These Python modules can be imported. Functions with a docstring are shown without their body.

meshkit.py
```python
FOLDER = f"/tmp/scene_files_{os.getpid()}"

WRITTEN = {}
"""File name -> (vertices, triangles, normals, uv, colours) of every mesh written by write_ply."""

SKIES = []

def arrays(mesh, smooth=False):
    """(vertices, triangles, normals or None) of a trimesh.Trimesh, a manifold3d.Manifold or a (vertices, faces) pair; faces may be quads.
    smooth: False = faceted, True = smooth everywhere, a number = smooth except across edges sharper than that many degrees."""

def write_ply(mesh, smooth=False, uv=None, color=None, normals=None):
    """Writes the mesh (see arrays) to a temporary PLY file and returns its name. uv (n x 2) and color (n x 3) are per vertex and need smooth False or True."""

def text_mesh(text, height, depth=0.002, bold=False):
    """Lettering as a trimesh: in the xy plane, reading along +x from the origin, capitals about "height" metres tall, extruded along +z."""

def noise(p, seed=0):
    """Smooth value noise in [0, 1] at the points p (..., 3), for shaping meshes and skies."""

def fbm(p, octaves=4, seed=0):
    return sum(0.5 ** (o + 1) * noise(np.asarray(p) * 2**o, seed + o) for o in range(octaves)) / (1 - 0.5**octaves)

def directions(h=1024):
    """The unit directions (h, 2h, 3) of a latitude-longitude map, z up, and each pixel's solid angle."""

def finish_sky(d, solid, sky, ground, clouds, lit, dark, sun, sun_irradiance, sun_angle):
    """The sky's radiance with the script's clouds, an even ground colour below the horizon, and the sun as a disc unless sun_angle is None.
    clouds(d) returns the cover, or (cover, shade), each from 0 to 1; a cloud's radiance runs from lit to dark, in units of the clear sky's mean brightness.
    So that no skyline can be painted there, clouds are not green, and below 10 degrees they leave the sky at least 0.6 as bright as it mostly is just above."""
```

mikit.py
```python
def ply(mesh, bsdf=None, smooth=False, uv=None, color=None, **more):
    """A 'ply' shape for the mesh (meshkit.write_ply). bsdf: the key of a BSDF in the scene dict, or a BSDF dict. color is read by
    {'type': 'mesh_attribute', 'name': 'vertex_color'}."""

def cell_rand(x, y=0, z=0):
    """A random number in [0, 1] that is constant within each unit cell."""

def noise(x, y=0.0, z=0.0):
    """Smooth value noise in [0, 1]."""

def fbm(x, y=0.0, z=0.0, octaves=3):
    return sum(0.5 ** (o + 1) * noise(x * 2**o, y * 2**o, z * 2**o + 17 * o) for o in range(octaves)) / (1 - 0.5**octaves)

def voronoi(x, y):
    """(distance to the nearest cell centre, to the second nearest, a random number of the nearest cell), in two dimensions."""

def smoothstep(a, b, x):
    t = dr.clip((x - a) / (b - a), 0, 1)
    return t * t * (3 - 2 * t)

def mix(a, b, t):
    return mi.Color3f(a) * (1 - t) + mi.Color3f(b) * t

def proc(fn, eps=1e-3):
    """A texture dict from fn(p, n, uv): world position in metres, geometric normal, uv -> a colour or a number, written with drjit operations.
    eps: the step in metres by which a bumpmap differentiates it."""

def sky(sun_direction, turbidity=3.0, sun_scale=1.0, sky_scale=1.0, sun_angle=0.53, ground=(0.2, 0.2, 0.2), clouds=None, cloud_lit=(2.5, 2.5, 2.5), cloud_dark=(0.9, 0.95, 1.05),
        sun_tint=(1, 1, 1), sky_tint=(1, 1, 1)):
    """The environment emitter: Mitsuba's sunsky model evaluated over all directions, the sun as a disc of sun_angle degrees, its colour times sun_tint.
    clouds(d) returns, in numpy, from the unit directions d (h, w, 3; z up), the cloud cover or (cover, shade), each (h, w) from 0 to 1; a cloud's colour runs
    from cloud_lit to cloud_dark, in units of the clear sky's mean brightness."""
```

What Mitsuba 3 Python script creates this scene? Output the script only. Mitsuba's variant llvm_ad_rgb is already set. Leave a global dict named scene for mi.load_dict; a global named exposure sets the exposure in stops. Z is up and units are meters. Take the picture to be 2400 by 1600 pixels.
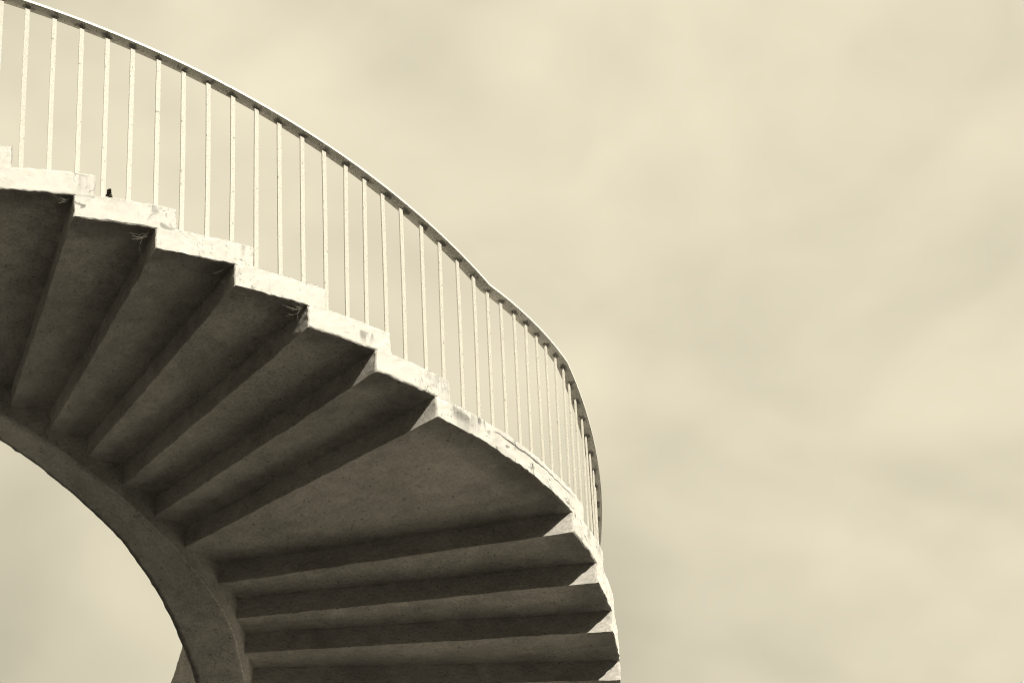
import math
import numpy as np
import drjit as dr
import mitsuba as mi
import trimesh
import mikit
import meshkit
from mikit import noise, fbm, smoothstep, mix, proc

# ------------------------------------------------------------------ camera, sky, exposure
S = 4.6                       # outer radius of the stair in metres
Z0 = 12.0                     # height of the soffit of the step with number 0
CAM = np.array([0.0, -4.49724 * S, Z0 - 2.26098 * S])
YAW, PITCH, ROLL = 0.192366, 0.526244, -0.047367
FOV = 2 * math.degrees(math.atan(1200 / 7400.0))
fw = np.array([math.sin(YAW) * math.cos(PITCH), math.cos(YAW) * math.cos(PITCH), math.sin(PITCH)])
rt = np.array([math.cos(YAW), -math.sin(YAW), 0.0])
up = np.cross(rt, fw)
rt, up = rt * math.cos(ROLL) + up * math.sin(ROLL), up * math.cos(ROLL) - rt * math.sin(ROLL)
exposure = 2.0
scene, labels = {}, {}
scene['camera'] = {'type': 'perspective', 'fov': FOV, 'fov_axis': 'x', 'near_clip': 0.1, 'far_clip': 5000.0,
                   'to_world': mi.ScalarTransform4f().look_at(origin=CAM.tolist(), target=(CAM + fw * 10).tolist(), up=up.tolist())}
SUN_AZ, SUN_EL = math.radians(21.0), math.radians(31.0)
SUN = (math.cos(SUN_EL) * math.sin(SUN_AZ), -math.cos(SUN_EL) * math.cos(SUN_AZ), math.sin(SUN_EL))


def clouds(d):
    """A thin, even overcast with soft streaks: cover everywhere, its shade from warped noise."""
    q = d * np.array([1.0, 1.0, 1.35]) + np.array([15.391, 56.567, 32.037])
    w = np.stack([meshkit.fbm(q * 7 + 3.1, 3, 11), meshkit.fbm(q * 7 + 7.7, 3, 12), meshkit.fbm(q * 7 + 1.9, 3, 13)], -1) - 0.5
    v = 0.55 * (meshkit.fbm(q * 10.0 + w * 0.9 + 2.3, 3, 21) - 0.5) + 0.75 * (meshkit.fbm(q * 4 + w * 0.4 + 9.1, 2, 22) - 0.5) + 0.36 * (meshkit.fbm(q * 27 + w * 2.2 + 5.1, 5, 23) - 0.5)
    return np.ones(v.shape), np.clip((0.20 - v) / 0.58, 0, 1)


scene['sky'] = mikit.sky(SUN, turbidity=3, sun_scale=1.35, sky_scale=1.0, sun_angle=0.8, ground=(0.02, 0.02, 0.015), clouds=clouds,
                         cloud_lit=(3.68, 3.34, 2.5), cloud_dark=(2.16, 2.0, 1.47), sun_tint=(0.98, 1.17, 1.5), sky_tint=(1.0, 0.92, 0.7))

# ------------------------------------------------------------------ materials


def polar(p):
    return dr.atan2(p.x, -p.y), dr.sqrt(p.x * p.x + p.y * p.y)


def concrete_colour(p, n, uv):
    """Limewashed concrete of the underside: mottled, stained, pitted."""
    big = fbm(p.x * 1.7, p.y * 1.7, p.z * 1.7, 4)
    mid = fbm(p.x * 11 + 5, p.y * 11, p.z * 11, 4)
    grain = fbm(p.x * 70, p.y * 70, p.z * 70, 2)
    v = 0.39 * (0.36 + 0.78 * big + 0.52 * mid) * (0.72 + 0.56 * grain)
    pit = smoothstep(0.74, 0.80, fbm(p.x * 62 + p.y * 31 + 9, p.y * 62 - p.x * 31, p.z * 70 + p.x * 20, 2))
    v = v * (1 - 0.5 * pit)
    r = dr.sqrt(p.x * p.x + p.y * p.y)
    drip = (1 - smoothstep(0.03, 0.30, S - r + 0.22 * (fbm(p.x * 5, p.y * 5, p.z * 5, 3) - 0.5))) * smoothstep(0.5, 0.8, -n.z)
    line = 1 - smoothstep(0.0, 0.010, dr.abs(fbm(p.x * 2.6 + 4, p.y * 2.6, p.z * 2.6, 4) - 0.5))
    line = line * smoothstep(0.50, 0.62, noise(p.x * 3.1, p.y * 3.1, p.z * 3.1 + 7))
    v = v * (1 - 0.42 * drip) * (1 - 0.16 * line)
    return mix((0.0, 0.0, 0.0), (1.0, 0.955, 0.875), v)


def beam_colour(p, n, uv):
    """As the underside, with a brightened bottom face and a darker strip along the inner lower edge."""
    ph, r = polar(p)
    deg = ph * (180 / math.pi)
    ri = 0.403 * S - S * (0.02 * dr.clip((deg - 32) / 22, 0, 1) + 0.006 * dr.clip((deg - 54) / 12, 0, 1) + 0.019 * dr.clip((deg - 66) / 14, 0, 1) + 0.019 * dr.clip((deg - 80) / 18, 0, 1))
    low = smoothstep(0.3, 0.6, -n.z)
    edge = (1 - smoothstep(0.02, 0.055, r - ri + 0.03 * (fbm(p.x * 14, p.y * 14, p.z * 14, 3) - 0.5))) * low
    return concrete_colour(p, n, uv) * (1 + 0.4 * low) * (1 - 0.6 * edge)  # bottom face brightened in the colour, so the outer face reads as shaded


def concrete_bump(p, n, uv):
    return fbm(p.x * 30, p.y * 30, p.z * 30, 3) - 0.8 * smoothstep(0.74, 0.80, fbm(p.x * 62 + p.y * 31 + 9, p.y * 62 - p.x * 31, p.z * 70 + p.x * 20, 2))


def fascia_colour(p, n, uv):
    """Whitewashed outer face with hairline cracks, scuffs, flaked spots and rain streaks that start at the top of each step."""
    ph, r = polar(p)
    a = ph * S
    deg = ph * (180 / math.pi)
    kf = dr.select(deg < 39.5, dr.floor((deg - DE - 6.237) / 6.322) + 1, dr.select(deg < 61.3, 6.0, dr.floor((deg - 61.3) / 6.0) + 7))
    depth = Z0 + T - H * kf - p.z + dr.select(kf > 6.5, 0.0276, 0.0)          # below the top of this step
    v = 0.46 * (0.97 + 0.06 * fbm(a * 6, p.z * 6, r * 6, 3))
    dirt = fbm(a * 9, p.z * 7, 1.7, 4)
    v = v * (1 - 0.12 * smoothstep(0.55, 0.72, dirt) * smoothstep(0.45, 0.6, noise(a * 2.3, p.z * 2.3, 4.0)))
    wx = a + 0.11 * (fbm(a * 8, p.z * 8, 4.0, 4) - 0.5)
    wz = p.z + 0.11 * (fbm(a * 8 + 31, p.z * 8, 8.0, 4) - 0.5)
    gap = smoothstep(0.52, 0.62, noise(a * 13 + 3, p.z * 17, 5.5)) * smoothstep(0.35, 0.6, noise(a * 2.1 + 8, p.z * 1.4, 2.5) + 0.15 - 0.2 * smoothstep(10.0, 24.0, deg) - 0.25 * smoothstep(31.0, 33.0, deg) * (1 - smoothstep(38.0, 39.5, deg)))
    c1 = 1 - smoothstep(0.0, 0.045, dr.abs(noise(wx * 9, wz * 15, 2.0) - 0.5) - 0.012)
    c2 = 1 - smoothstep(0.0, 0.040, dr.abs(noise(wx * 16 + 9, wz * 9, 6.0) - 0.5) - 0.008)
    crack = dr.maximum(c1, 0.8 * c2) * gap * smoothstep(0.8, 2.0, deg)
    hair = (1 - smoothstep(0.0, 0.012, dr.abs(noise(wx * 5 + 3, wz * 7, 9.0) - 0.5))) * smoothstep(0.45, 0.55, noise(a * 3, p.z * 5, 7.5))
    drip = fbm(a * 40, p.z * 2.5, 3.0, 3) * noise(a * 9 + 4, 1.0, 5.0)
    streak = smoothstep(0.30, 0.58, drip) * (1 - smoothstep(0.02, 0.16, depth * (0.6 + 0.8 * noise(a * 20, 3.0, 1.0)))) 
    rim = (1 - smoothstep(0.0, 0.022, depth)) * smoothstep(0.42, 0.62, fbm(a * 14, p.z * 20, 3.0, 3))
    spot = smoothstep(0.74, 0.80, fbm(a * 85, p.z * 85, 7.0, 2)) * smoothstep(0.48, 0.58, noise(a * 4, p.z * 4, 2.0))
    v = v * (1 - 0.75 * crack) * (1 - 0.16 * hair) * (1 - 0.32 * streak) * (1 - 0.26 * rim) * (1 - 0.5 * spot)
    # the landing's edge: a long open crack below its top, and two grey runs of rain dirt
    h = p.z - LAND_TOP
    wig = 0.016 * (fbm(a * 9, 2.0, 1.0, 3) - 0.5)
    long_crack = (1 - smoothstep(0.002, 0.0055 + 0.006 * smoothstep(46.0, 47.5, deg) * (1 - smoothstep(51.0, 53.5, deg)), dr.abs(h + 0.043 + wig))) * smoothstep(44.8, 45.4, deg) * (1 - smoothstep(57.5, 59.0, deg))
    ragged = 0.7 * (fbm(a * 22, p.z * 5, 6.0, 3) - 0.5)
    run_a = smoothstep(39.9, 40.4, deg + ragged) * (1 - smoothstep(41.5, 42.0, deg + ragged)) * smoothstep(0.03, 0.055, -h + 0.1 * ragged) * (1 - 0.6 * smoothstep(0.06, 0.15, -h))
    run_b = smoothstep(42.3, 42.7, deg + ragged) * (1 - smoothstep(43.7, 44.4, deg + ragged)) * smoothstep(0.45, 0.7, noise(a * 60, p.z * 4, 1.0)) * (1 - smoothstep(0.03, 0.09, -h))
    run_c = smoothstep(30.0, 30.3, deg + ragged) * (1 - smoothstep(30.9, 31.4, deg + ragged)) * smoothstep(0.40, 0.65, noise(a * 45, p.z * 3, 4.0)) * smoothstep(0.13, 0.2, h + 0.05 * ragged) * (1 - smoothstep(0.22, 0.24, h))
    v = v * (1 - 0.85 * long_crack) * (1 - 0.55 * run_a) * (1 - 0.55 * run_b) * (1 - 0.5 * run_c)
    return mix((0, 0, 0), (1.0, 0.975, 0.90), v)


def step_colour(p, n, uv):
    ph, r = polar(p)
    side = smoothstep(0.75, 0.9, (n.x * p.x + n.y * p.y) / r) * smoothstep(S - 0.05, S - 0.035, r)
    top = smoothstep(0.5, 0.8, n.z)
    return mix(mix(concrete_colour(p, n, uv), fascia_colour(p, n, uv), side), mi.Color3f(0.40, 0.385, 0.34), top)


def metal_colour(p, n, uv):
    """White painted steel, chipped and greyed here and there."""
    big = fbm(p.x * 5, p.y * 5, p.z * 5, 3)
    chip = smoothstep(0.87, 0.92, noise(p.x * 70, p.y * 70, p.z * 30))
    v = 0.41 * (0.97 + 0.06 * big) * (1 - 0.45 * chip)
    return mix((0, 0, 0), (1.0, 0.96, 0.85), v)


def rail_colour(p, n, uv):
    """The rail, with grime on its underside round each baluster head."""
    ph, r = polar(p)
    big = fbm(p.x * 9, p.y * 9, p.z * 9, 4)
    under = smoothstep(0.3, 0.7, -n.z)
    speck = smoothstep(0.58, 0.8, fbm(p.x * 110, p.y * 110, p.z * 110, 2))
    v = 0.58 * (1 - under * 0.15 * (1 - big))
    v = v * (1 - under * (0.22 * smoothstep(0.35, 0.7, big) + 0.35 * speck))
    deg = ph * (180 / math.pi)
    t = (deg - BAL0) / BALSTEP
    near = dr.abs(t - dr.round(t)) * BALSTEP * S * math.pi / 180
    rad = dr.sqrt(near * near * 0.6 + (r - (RB + 0.008)) * (r - (RB + 0.008)) * 1.6)
    grime = (1 - smoothstep(0.010, 0.040, rad + 0.05 * (fbm(p.x * 40, p.y * 40, p.z * 40, 2) - 0.5))) * under
    v = v * (1 - 0.8 * grime)
    return mix((0, 0, 0), (1.0, 0.975, 0.90), v)


def ground_colour(p, n, uv):
    """Unseen: dark near side, pale sector added for bounce light, sky-blocking slopes further out."""
    r = dr.sqrt(p.x * p.x + p.y * p.y)
    bounce_sector = smoothstep(0.0, 0.3, p.x + 0.35 * p.y) * smoothstep(0.0, 0.3, p.y + 0.3 * p.x) * smoothstep(11.0, 11.3, r)  # pale sector added to bounce light up onto the soffits
    v = (0.026 + 0.48 * bounce_sector) * (1 - smoothstep(70, 120, r)) + 0.05 * smoothstep(70, 120, r)
    v = v * (0.75 + 0.5 * fbm(p.x * 0.4, p.y * 0.4, 0.0, 4)) * (0.85 + 0.3 * noise(p.x * 30, p.y * 30))
    return mix((0, 0, 0), (1.0, 0.96, 0.88), v)


def matte(name, fn, rough=0.85, bump=None, scale=0.0, spec=0.2):
    b = {'type': 'principled', 'base_color': proc(fn), 'roughness': rough, 'specular': spec}
    if bump is not None:
        b = {'type': 'bumpmap', 'arbitrary': proc(bump, 2e-3), 'scale': scale, 'bsdf': b}
    scene[name] = {'type': 'twosided', 'bsdf': b}


LAND_TOP = Z0 + S * (0.036555 - 6 * 0.03192)
BAL0, BALSTEP = 2.27, 2.115
RB = 0.98 * S - 0.0055               # radius of the row of balusters
matte('mat_step', step_colour, 0.9, concrete_bump, 0.0025, 0.15)
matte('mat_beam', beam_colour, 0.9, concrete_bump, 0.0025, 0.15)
matte('mat_metal', metal_colour, 0.6, None, 0, 0.25)
matte('mat_rail', rail_colour, 0.5, None, 0, 0.4)
matte('mat_ground', ground_colour, 0.95)

# ------------------------------------------------------------------ stair geometry (angles in degrees from the axis towards the camera, positive to the right and down)
H, T, DE = 0.031920 * S, 0.036555 * S, 1.604
DTH = math.radians(DE) * S    # thickness of a riser
LAND = 6                      # number of the landing
K0, K1 = -14, 21               # first and last step built
BO, BI = {}, {}               # outer and inner angle of the line between step k-1 and step k
for k in range(K0, K1 + 2):
    if k <= 6:
        BO[k] = 6.237 + 6.322 * (k - 1)
    else:
        BO[k] = {7: 58.2, 8: 64.45, 9: 70.35, 10: 76.5}.get(k, 76.5 + 6.3 * (k - 10))
    BI[k] = 5.35 + (6.95 if k > 1 else 6.322) * (k - 1) if k <= 10 else BI[10] + 6.5 * (k - 10)


FO = {7: 3.1, 8: 2.75, 9: 2.25, 10: 1.9}      # how far the riser's front lies from its back on the outer edge


def thick(k):
    return T if k <= LAND else T + 0.006 * S


def shrink(deg):
    """The inner curve draws in a little along the lower flight."""
    return np.interp(deg, [32, 54, 66, 80, 98], [0, -0.02, -0.026, -0.045, -0.064]) * S


def zk(k):
    return Z0 - H * k


def plan(r, deg):
    a = np.radians(deg)
    return np.stack([r * np.sin(a), -r * np.cos(a)], -1)


def line(k, front):
    """Outer and inner plan points of the back (front=False) or front (True) face of the riser between step k-1 and k."""
    a = plan(S, BO[k])
    b = plan(0.452 * S + shrink(BI[k]), BI[k])
    if front:
        d = (a - b) / np.linalg.norm(a - b)
        a = plan(S, BO[k] + FO.get(k, DE))
        b = b + DTH * np.array([-d[1], d[0]])
    return a, b


def at_line(k, front, v):
    a, b = line(k, front)
    p = a + np.asarray(v)[:, None] * (b - a)
    return np.degrees(np.arctan2(p[:, 0], -p[:, 1])), np.hypot(p[:, 0], p[:, 1])


def wobble(p, amp=1.0):
    """Hand-cast unevenness: a displacement that depends on the place alone, so that neighbours still meet."""
    out = np.zeros_like(p)
    for i in range(3):
        out[:, i] = 0.006 * (meshkit.fbm(p * 2.2 + 13.0 * i, 2, 31 + i) - 0.5) + 0.009 * (meshkit.fbm(p * 11 + 5.0 * i, 2, 41 + i) - 0.5) + 0.009 * (meshkit.noise(p * 38 + 3.0 * i, 51 + i) - 0.5)
    return p + amp * out


VS = np.concatenate([[0, 0.0028, 0.007, 0.018, 0.035], np.linspace(0.06, 1, 30)])


def step_mesh(k):
    """One step of the folded slab: tread, and the riser that carries it on the step below's level."""
    nA, nB = 6, (70 if k == LAND else 24)
    nz = 8
    us = [('b', i / nA) for i in range(nA)] + [('t', i / nB) for i in range(nB + 1)]
    tk, tn = thick(k), thick(k + 1)
    rows = [H * i / nz for i in range(nz + 1)] + [tk]
    V = VS
    l0, l1, l2 = at_line(k, False, V), at_line(k, True, V), at_line(k + 1, True, V)
    PH, RR = [], []
    for kind, f in us:
        s, e = (l0, l1) if kind == 'b' else (l1, l2)
        PH.append(s[0] + f * (e[0] - s[0]))
        RR.append(s[1] + f * (e[1] - s[1]))
    PH, RR = np.array(PH), np.array(RR)         # (columns, radial stations)
    nc, nr = len(us), len(rows)
    # boundary loop of grid points (column, row)
    loop = [(c, 0) for c in range(nc)] + [(nc - 1, r) for r in range(1, nr)] + [(c, nr - 1) for c in range(nc - 2, nA - 1, -1)]
    loop += [(c, nr - 2) for c in range(nA - 1, -1, -1)] + [(0, r) for r in range(nr - 3, 0, -1)]
    endjoint = BO[k + 1]
    verts, faces = [], []

    def point(c, r, j, inset=0.0):
        ph, rad, z = PH[c, j], RR[c, j], zk(k) + rows[r]
        if inset:
            ang = math.degrees(inset / S)
            if r == 0 and ph <= endjoint + 0.05:
                z += inset
            if c == 0:
                ph += ang
            if r == nr - 1 and c >= nA:
                z -= inset
            if c == nc - 1 and rows[r] > tn - H + 0.004:
                ph -= ang
        q = plan(rad, ph)
        return [q[0], q[1], z]

    ins = {0: 0.007}
    for j in range(len(V)):
        for c, r in loop:
            verts.append(point(c, r, j, ins.get(j, 0.0)))
    m = len(loop)
    for j in range(len(V) - 1):
        for i in range(m):
            a, b = j * m + i, j * m + (i + 1) % m
            faces += [[a, b, b + m], [a, b + m, a + m]]
    idx = {lr: i for i, lr in enumerate(loop)}
    for c in range(nc):                          # the outer end: a grid whose rim is the first loop
        for r in range(nr):
            if (c, r) not in idx and not (c < nA and r == nr - 1):
                idx[(c, r)] = len(verts)
                verts.append(point(c, r, 0))
    for c in range(nc - 1):
        for r in range(nr - 1):
            if c < nA and r == nr - 2:
                continue
            a, b, d, e = idx[(c, r)], idx[(c + 1, r)], idx[(c + 1, r + 1)], idx[(c, r + 1)]
            faces += [[a, d, b], [a, e, d]]
    v = wobble(np.array(verts))
    f = np.array(faces)
    return fix(v, f)


def fix(v, f):
    m = trimesh.Trimesh(v, f, process=False)
    c = np.cross(v[f[:, 1]] - v[f[:, 0]], v[f[:, 2]] - v[f[:, 0]])
    if (c * v[f[:, 0]]).sum() < 0:
        f = f[:, ::-1]
    return trimesh.Trimesh(v, f, process=False)


def sweep(angles, section, closed=True):
    """Sweeps section(deg) -> list of (radius, z) along the angles; ends are capped by a fan."""
    rings = [np.array(section(a)) for a in angles]
    n = len(rings[0])
    v = np.concatenate([np.concatenate([plan(r[:, 0], a), r[:, 1:2]], 1) for a, r in zip(angles, rings)])
    f = []
    for i in range(len(angles) - 1):
        for j in range(n):
            a, b = i * n + j, i * n + (j + 1) % n
            f += [[a, b, b + n], [a, b + n, a + n]]
    for base, flip in ((0, True), ((len(angles) - 1) * n, False)):
        for j in range(1, n - 1):
            t = [base, base + j, base + j + 1]
            f.append(t[::-1] if flip else t)
    return v, np.array(f)


def numbered(base):
    if base not in scene:
        return base
    i = 1
    while f'{base}_{i:03d}' in scene:
        i += 1
    return f'{base}_{i:03d}'


def put(base, mesh, mat, smooth=False):
    key = numbered(base)
    scene[key] = mikit.ply(mesh, mat, smooth=smooth)
    return key


labels['spiral_staircase'] = {'label': 'curved concrete staircase with dark stepped underside and white railing, seen from below', 'category': 'staircase'}
ST = 'spiral_staircase'
for k in range(K0, K1 + 1):
    key = put(f'{ST}__landing' if k == LAND else f'{ST}__step', step_mesh(k), 'mat_step', 30)
    if k == LAND:
        labels[key] = {'label': 'wide wedge-shaped landing between the two flights'}


# the curved beam that carries the inner ends of the steps
def beam_bottom(deg):
    return Z0 + S * (-0.043 - (0.0046 if deg > 3.65 else 0.00505) * (deg - 3.65))


def beam_section(a):
    """A flat bottom, an inner face, and an outer face that flares out to meet the soffits."""
    ro = (0.475 + np.interp(a, [50, 55, 62, 80, 98], [0, -0.005, -0.018, -0.036, -0.055])) * S
    ri, zb = 0.403 * S + shrink(a), beam_bottom(a)
    zt, zh, rh = zb + 0.078 * S, zb + 0.044 * S, ro + 0.005 * S
    c = 0.012
    pts = []
    for p, q, n in (((ri, zb + c), (ri + c, zb), 1), ((ri + c, zb), (ro - c, zb), 9), ((ro - c, zb), (ro, zb + c), 1), ((ro, zb + c), (rh, zh), 9), ((rh, zh), (rh, zt), 3), ((rh, zt), (ri, zt), 5), ((ri, zt), (ri, zb + c), 9)):
        pts += [(p[0] + (q[0] - p[0]) * i / n, p[1] + (q[1] - p[1]) * i / n) for i in range(n)]
    return pts


bang = np.arange(BI[K0] - 1.5, BI[K1 + 1] - 2, 1.0)
bv, bf = sweep(bang, beam_section)
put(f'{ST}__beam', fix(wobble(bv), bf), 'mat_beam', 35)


# the solid guard wall along the inner side, standing on the beam
def parapet_section(a):
    ri, zb = 0.403 * S + shrink(a), beam_bottom(a)
    lo, hi, wd, c = zb + 0.0785 * S, zb + 0.335 * S, 0.13, 0.012
    pts = []
    for p, q, n in (((ri, lo), (ri + wd, lo), 1), ((ri + wd, lo), (ri + wd, hi - c), 12), ((ri + wd, hi - c), (ri + wd - c, hi), 1), ((ri + wd - c, hi), (ri + c, hi), 3), ((ri + c, hi), (ri, hi - c), 1), ((ri, hi - c), (ri, lo), 12)):
        pts += [(p[0] + (q[0] - p[0]) * i / n, p[1] + (q[1] - p[1]) * i / n) for i in range(n)]
    return pts


pv, pf = sweep(bang, parapet_section)
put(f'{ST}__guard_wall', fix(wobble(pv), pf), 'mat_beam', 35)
labels[f'{ST}__guard_wall'] = {'label': 'solid grey concrete guard wall along the inner curve'}


# ------------------------------------------------------------------ railing: a flat rail on square bars
def rail_z(deg):
    """Height of the rail's underside: it follows the flights and lies level along the landing."""
    hz, sl = 0.0838, 0.00508
    z = np.where(deg < 46.3, hz + sl * (46.3 - deg), np.where(deg < 61.2, hz, hz - sl * (deg - 61.2)))
    return Z0 + S * z


def rail_section(a):
    """A flat handrail with a slightly rounded underside whose outer edge turns up."""
    ri, ro, zb = 0.9712 * S, 0.9942 * S - 0.026, float(rail_z(a))
    c = 0.003
    return [(ri, zb + 0.006), (ri + 0.006, zb + 0.001), (RB - 0.004, zb), (RB + 0.010, zb + 0.001), (ro - 0.018, zb + 0.007), (ro, zb + 0.0145), (ro, zb + 0.033 - c), (ro - c, zb + 0.033), (ri + c, zb + 0.024), (ri, zb + 0.024 - c)]


RAIL = f'{ST}__railing'
ra = np.unique(np.concatenate([np.arange(-86.8, 46.0, 0.7), [46.0, 46.3, 46.6], np.arange(47.0, 60.8, 0.7), [60.9, 61.2, 61.5], np.arange(62.0, 160, 0.7)]))
rv, rf = sweep(ra, rail_section)
rv = rv + 0.004 * (np.stack([meshkit.noise(rv * 1.3 + 9 * i, 70 + i) for i in range(3)], -1) - 0.5)
put(f'{RAIL}__handrail', fix(rv, rf), 'mat_rail', 30)

MEAS = {0: 2.27, 1: 4.42, 2: 6.60, 3: 8.67, 4: 10.70, 5: 12.87, 14: 31.69, 15: 33.70, 16: 35.70, 17: 38.05, 18: 40.21, 19: 42.51, 20: 44.66, 21: 46.67, 22: 48.76, 23: 51.0, 24: 53.08, 25: 55.27,
        26: 57.24, 27: 59.42, 28: 61.63, 29: 63.4, 30: 65.4}


def tread_z(deg):
    """Top of the concrete under a baluster at this angle."""
    for k in range(K0, K1 + 1):
        if deg < BO[k + 1] + FO.get(k + 1, DE):
            return zk(k) + thick(k)
    return zk(K1) + thick(K1)


def bar(deg, lean):
    w, e = 0.0150, 0.0055
    z0, z1 = tread_z(deg) - 0.03, float(rail_z(deg)) + 0.002
    c = 0.0012                                   # bevelled flat bar: an eight-sided section
    sec = [(-w + c, -e), (w - c, -e), (w, -e + c), (w, e - c), (w - c, e), (-w + c, e), (-w, e - c), (-w, -e + c)]
    hs = np.linspace(0, 1, 7)
    verts, faces = [], []
    for i, h in enumerate(hs):
        bow = lean[2] * math.sin(math.pi * h)
        for x, y in sec:
            verts.append([x + lean[0] * (h - 0.5) + bow, y + lean[1] * (h - 0.5), z0 + (z1 - z0) * h])
    for i in range(len(hs) - 1):
        for j in range(8):
            a, b = i * 8 + j, i * 8 + (j + 1) % 8
            faces += [[a, b, b + 8], [a, b + 8, a + 8]]
    v = np.array(verts)
    a = math.radians(deg)
    er, et = np.array([math.sin(a), -math.cos(a)]), np.array([math.cos(a), math.sin(a)])
    xy = er * RB + v[:, :1] * et - v[:, 1:2] * er
    return trimesh.Trimesh(np.concatenate([xy, v[:, 2:]], 1), np.array(faces), process=False)


rng = np.random.default_rng(5)
for i in range(-41, 68):
    deg = MEAS.get(i, BAL0 + BALSTEP * i + (0 if i < 31 else 0.0))
    put(f'{RAIL}__baluster', bar(deg, rng.normal(0, 1, 3) * [0.004, 0.003, 0.002]), 'mat_metal')

# ------------------------------------------------------------------ a small dark weed rooted in the edge of a step
def dark_leaf(p, n, uv):
    return mix((0.022, 0.018, 0.014), (0.05, 0.042, 0.032), noise(p.x * 120, p.y * 120, p.z * 120))


matte('mat_weed', dark_leaf, 0.8)
wb = np.append(plan(0.9965 * S, 8.93), zk(1) + T - 0.010)
wv, wf = [], []
for i in range(330):
    h = rng.uniform(0.008, 0.076)
    wide = 0.027 * (1 - (h / 0.082) ** 1.3) if h < 0.058 else 0.0125
    if h < 0.018:
        wide *= 0.7
    t, rad = rng.uniform(0, 2 * math.pi), wide * math.sqrt(rng.uniform(0, 1))
    c = wb + [rad * math.cos(t), rad * math.sin(t), h]
    d = np.array([math.cos(t) * 0.8, math.sin(t) * 0.8, rng.uniform(-0.5, 0.9)])
    d /= np.linalg.norm(d)
    sd = np.cross(d, [0, 0, 1.0]) + rng.normal(0, 0.3, 3)
    sd /= np.linalg.norm(sd)
    nn = np.cross(d, sd)
    ln, wd = rng.uniform(0.007, 0.012), rng.uniform(0.003, 0.005)
    k = len(wv)
    wv += [c - d * ln * 0.5, c + sd * wd + nn * 0.001, c + d * ln * 0.5, c - sd * wd + nn * 0.001, c - nn * 0.0015]
    wf += [[k, k + 1, k + 2], [k, k + 2, k + 3], [k, k + 4, k + 1], [k + 1, k + 4, k + 2], [k + 2, k + 4, k + 3], [k + 3, k + 4, k]]
scene['weed__leaves'] = mikit.ply((np.array(wv), np.array(wf)), 'mat_weed')
stem = trimesh.creation.cylinder(0.0035, 0.05, sections=7)
stem.apply_translation(wb + [0, 0, 0.02])
scene['weed__stem'] = mikit.ply(stem, 'mat_weed')
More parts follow.
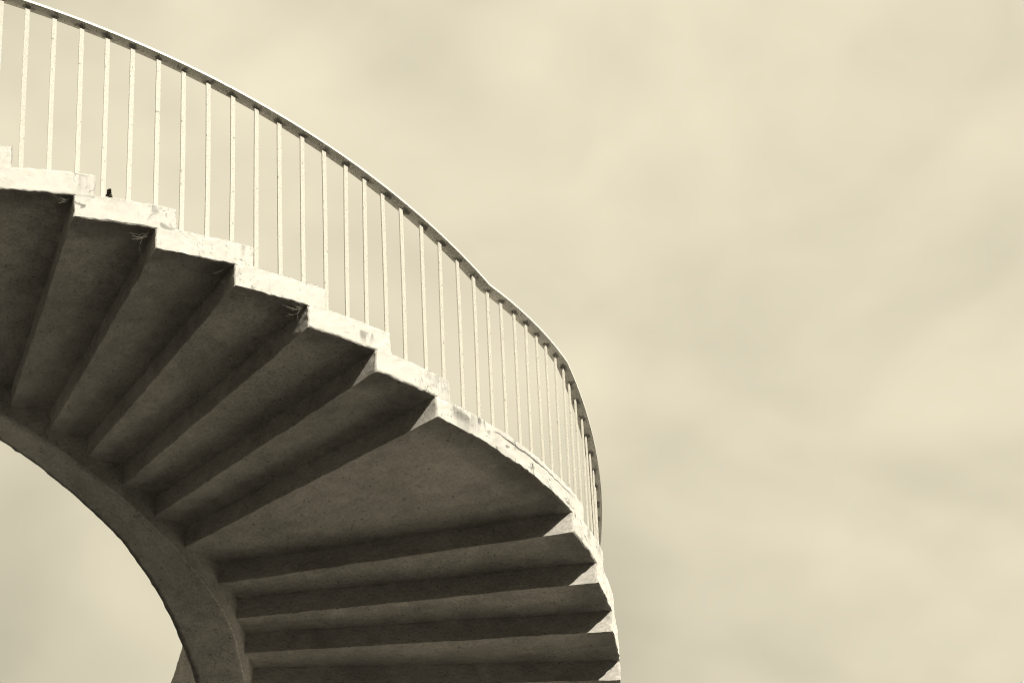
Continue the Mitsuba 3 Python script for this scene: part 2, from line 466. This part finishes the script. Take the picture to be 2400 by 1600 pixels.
labels['weed'] = {'label': 'small dark tuft of weed growing on the pale step edge beside a railing bar', 'category': 'plant'}

# ------------------------------------------------------------------ dry rootlets that cling under the outer corners of the upper steps


def straw_colour(p, n, uv):
    return mix((0.25, 0.23, 0.19), (0.42, 0.39, 0.33), noise(p.x * 50, p.y * 50, p.z * 50))


matte('mat_straw', straw_colour, 0.8)
WHERE = ['leftmost', 'second', 'third', 'fourth']
for i, k in enumerate((1, 2, 3, 4)):
    sv, sf = [], []
    for j in range(46 if i != 2 else 30):
        q = plan(S * rng.uniform(0.966, 0.995), BO[k] - rng.uniform(0.02, 0.5))
        top = zk(k - 1) - 0.004
        p0 = np.append(q, top)
        d = np.append(plan(1.0, BO[k]) * rng.uniform(-0.9, 0.35) + np.array([-math.cos(math.radians(BO[k])), -math.sin(math.radians(BO[k]))]) * rng.uniform(0.1, 1.0), rng.uniform(-0.25, 0.02))
        ln, curl = rng.uniform(0.05, 0.17), rng.normal(0, 0.22, 3) * [1, 1, 0.3]
        m = 7
        pts = []
        for a in np.linspace(0, 1, m):
            d2 = d + curl * a
            pts.append(p0 + d2 / np.linalg.norm(d2) * ln * a + [0, 0, -0.012 * math.sin(math.pi * a)])
        rad = rng.uniform(0.0003, 0.0006)
        base = len(sv)
        for a in range(m):
            for c in range(4):
                w = math.pi / 2 * c
                sv.append(pts[a] + rad * np.array([math.cos(w) * 0.7, math.cos(w) * 0.7, math.sin(w)]))
        for a in range(m - 1):
            for c in range(4):
                x, y = base + a * 4 + c, base + a * 4 + (c + 1) % 4
                sf += [[x, y, y + 4], [x, y + 4, x + 4]]
    key = numbered('dry_rootlets')
    scene[key] = mikit.ply((np.array(sv), np.array(sf)), 'mat_straw')
    labels[key] = {'label': f'pale dry rootlets under an outer step corner, {WHERE[i]} tuft from the left edge', 'category': 'plant', 'group': 'dry rootlets under the step corners'}

# ------------------------------------------------------------------ ground: an unseen floor, with a ring of hills added to block low sky
rr = np.concatenate([[0.0], np.geomspace(4, 130, 12), np.geomspace(150, 3000, 26)])
aa = np.linspace(0, 2 * math.pi, 97)[:-1]
gr, ga = np.meshgrid(rr, aa, indexing='ij')
gx, gy = gr * np.cos(ga), gr * np.sin(ga)
added_hill = meshkit.fbm(np.stack([gx / 260.0 + 5, gy / 260.0, gx * 0], -1), 4, 91)
gz = np.clip((gr - 110) / 190.0, 0, 1) ** 1.3 * (62 + 90 * added_hill)  # height added to keep low sky light off the risers
n = len(aa)
gf = []
for i in range(len(rr) - 1):
    for j in range(n):
        a, b = i * n + j, i * n + (j + 1) % n
        gf += [[a, a + n, b + n], [a, b + n, b]]
scene['ground'] = mikit.ply((np.stack([gx, gy, gz], -1).reshape(-1, 3), np.array(gf)), 'mat_ground', smooth=True)
labels['ground'] = {'label': 'unseen ground around the foot of the staircase with an added pale bounce sector and added sky-blocking hills', 'kind': 'structure'}
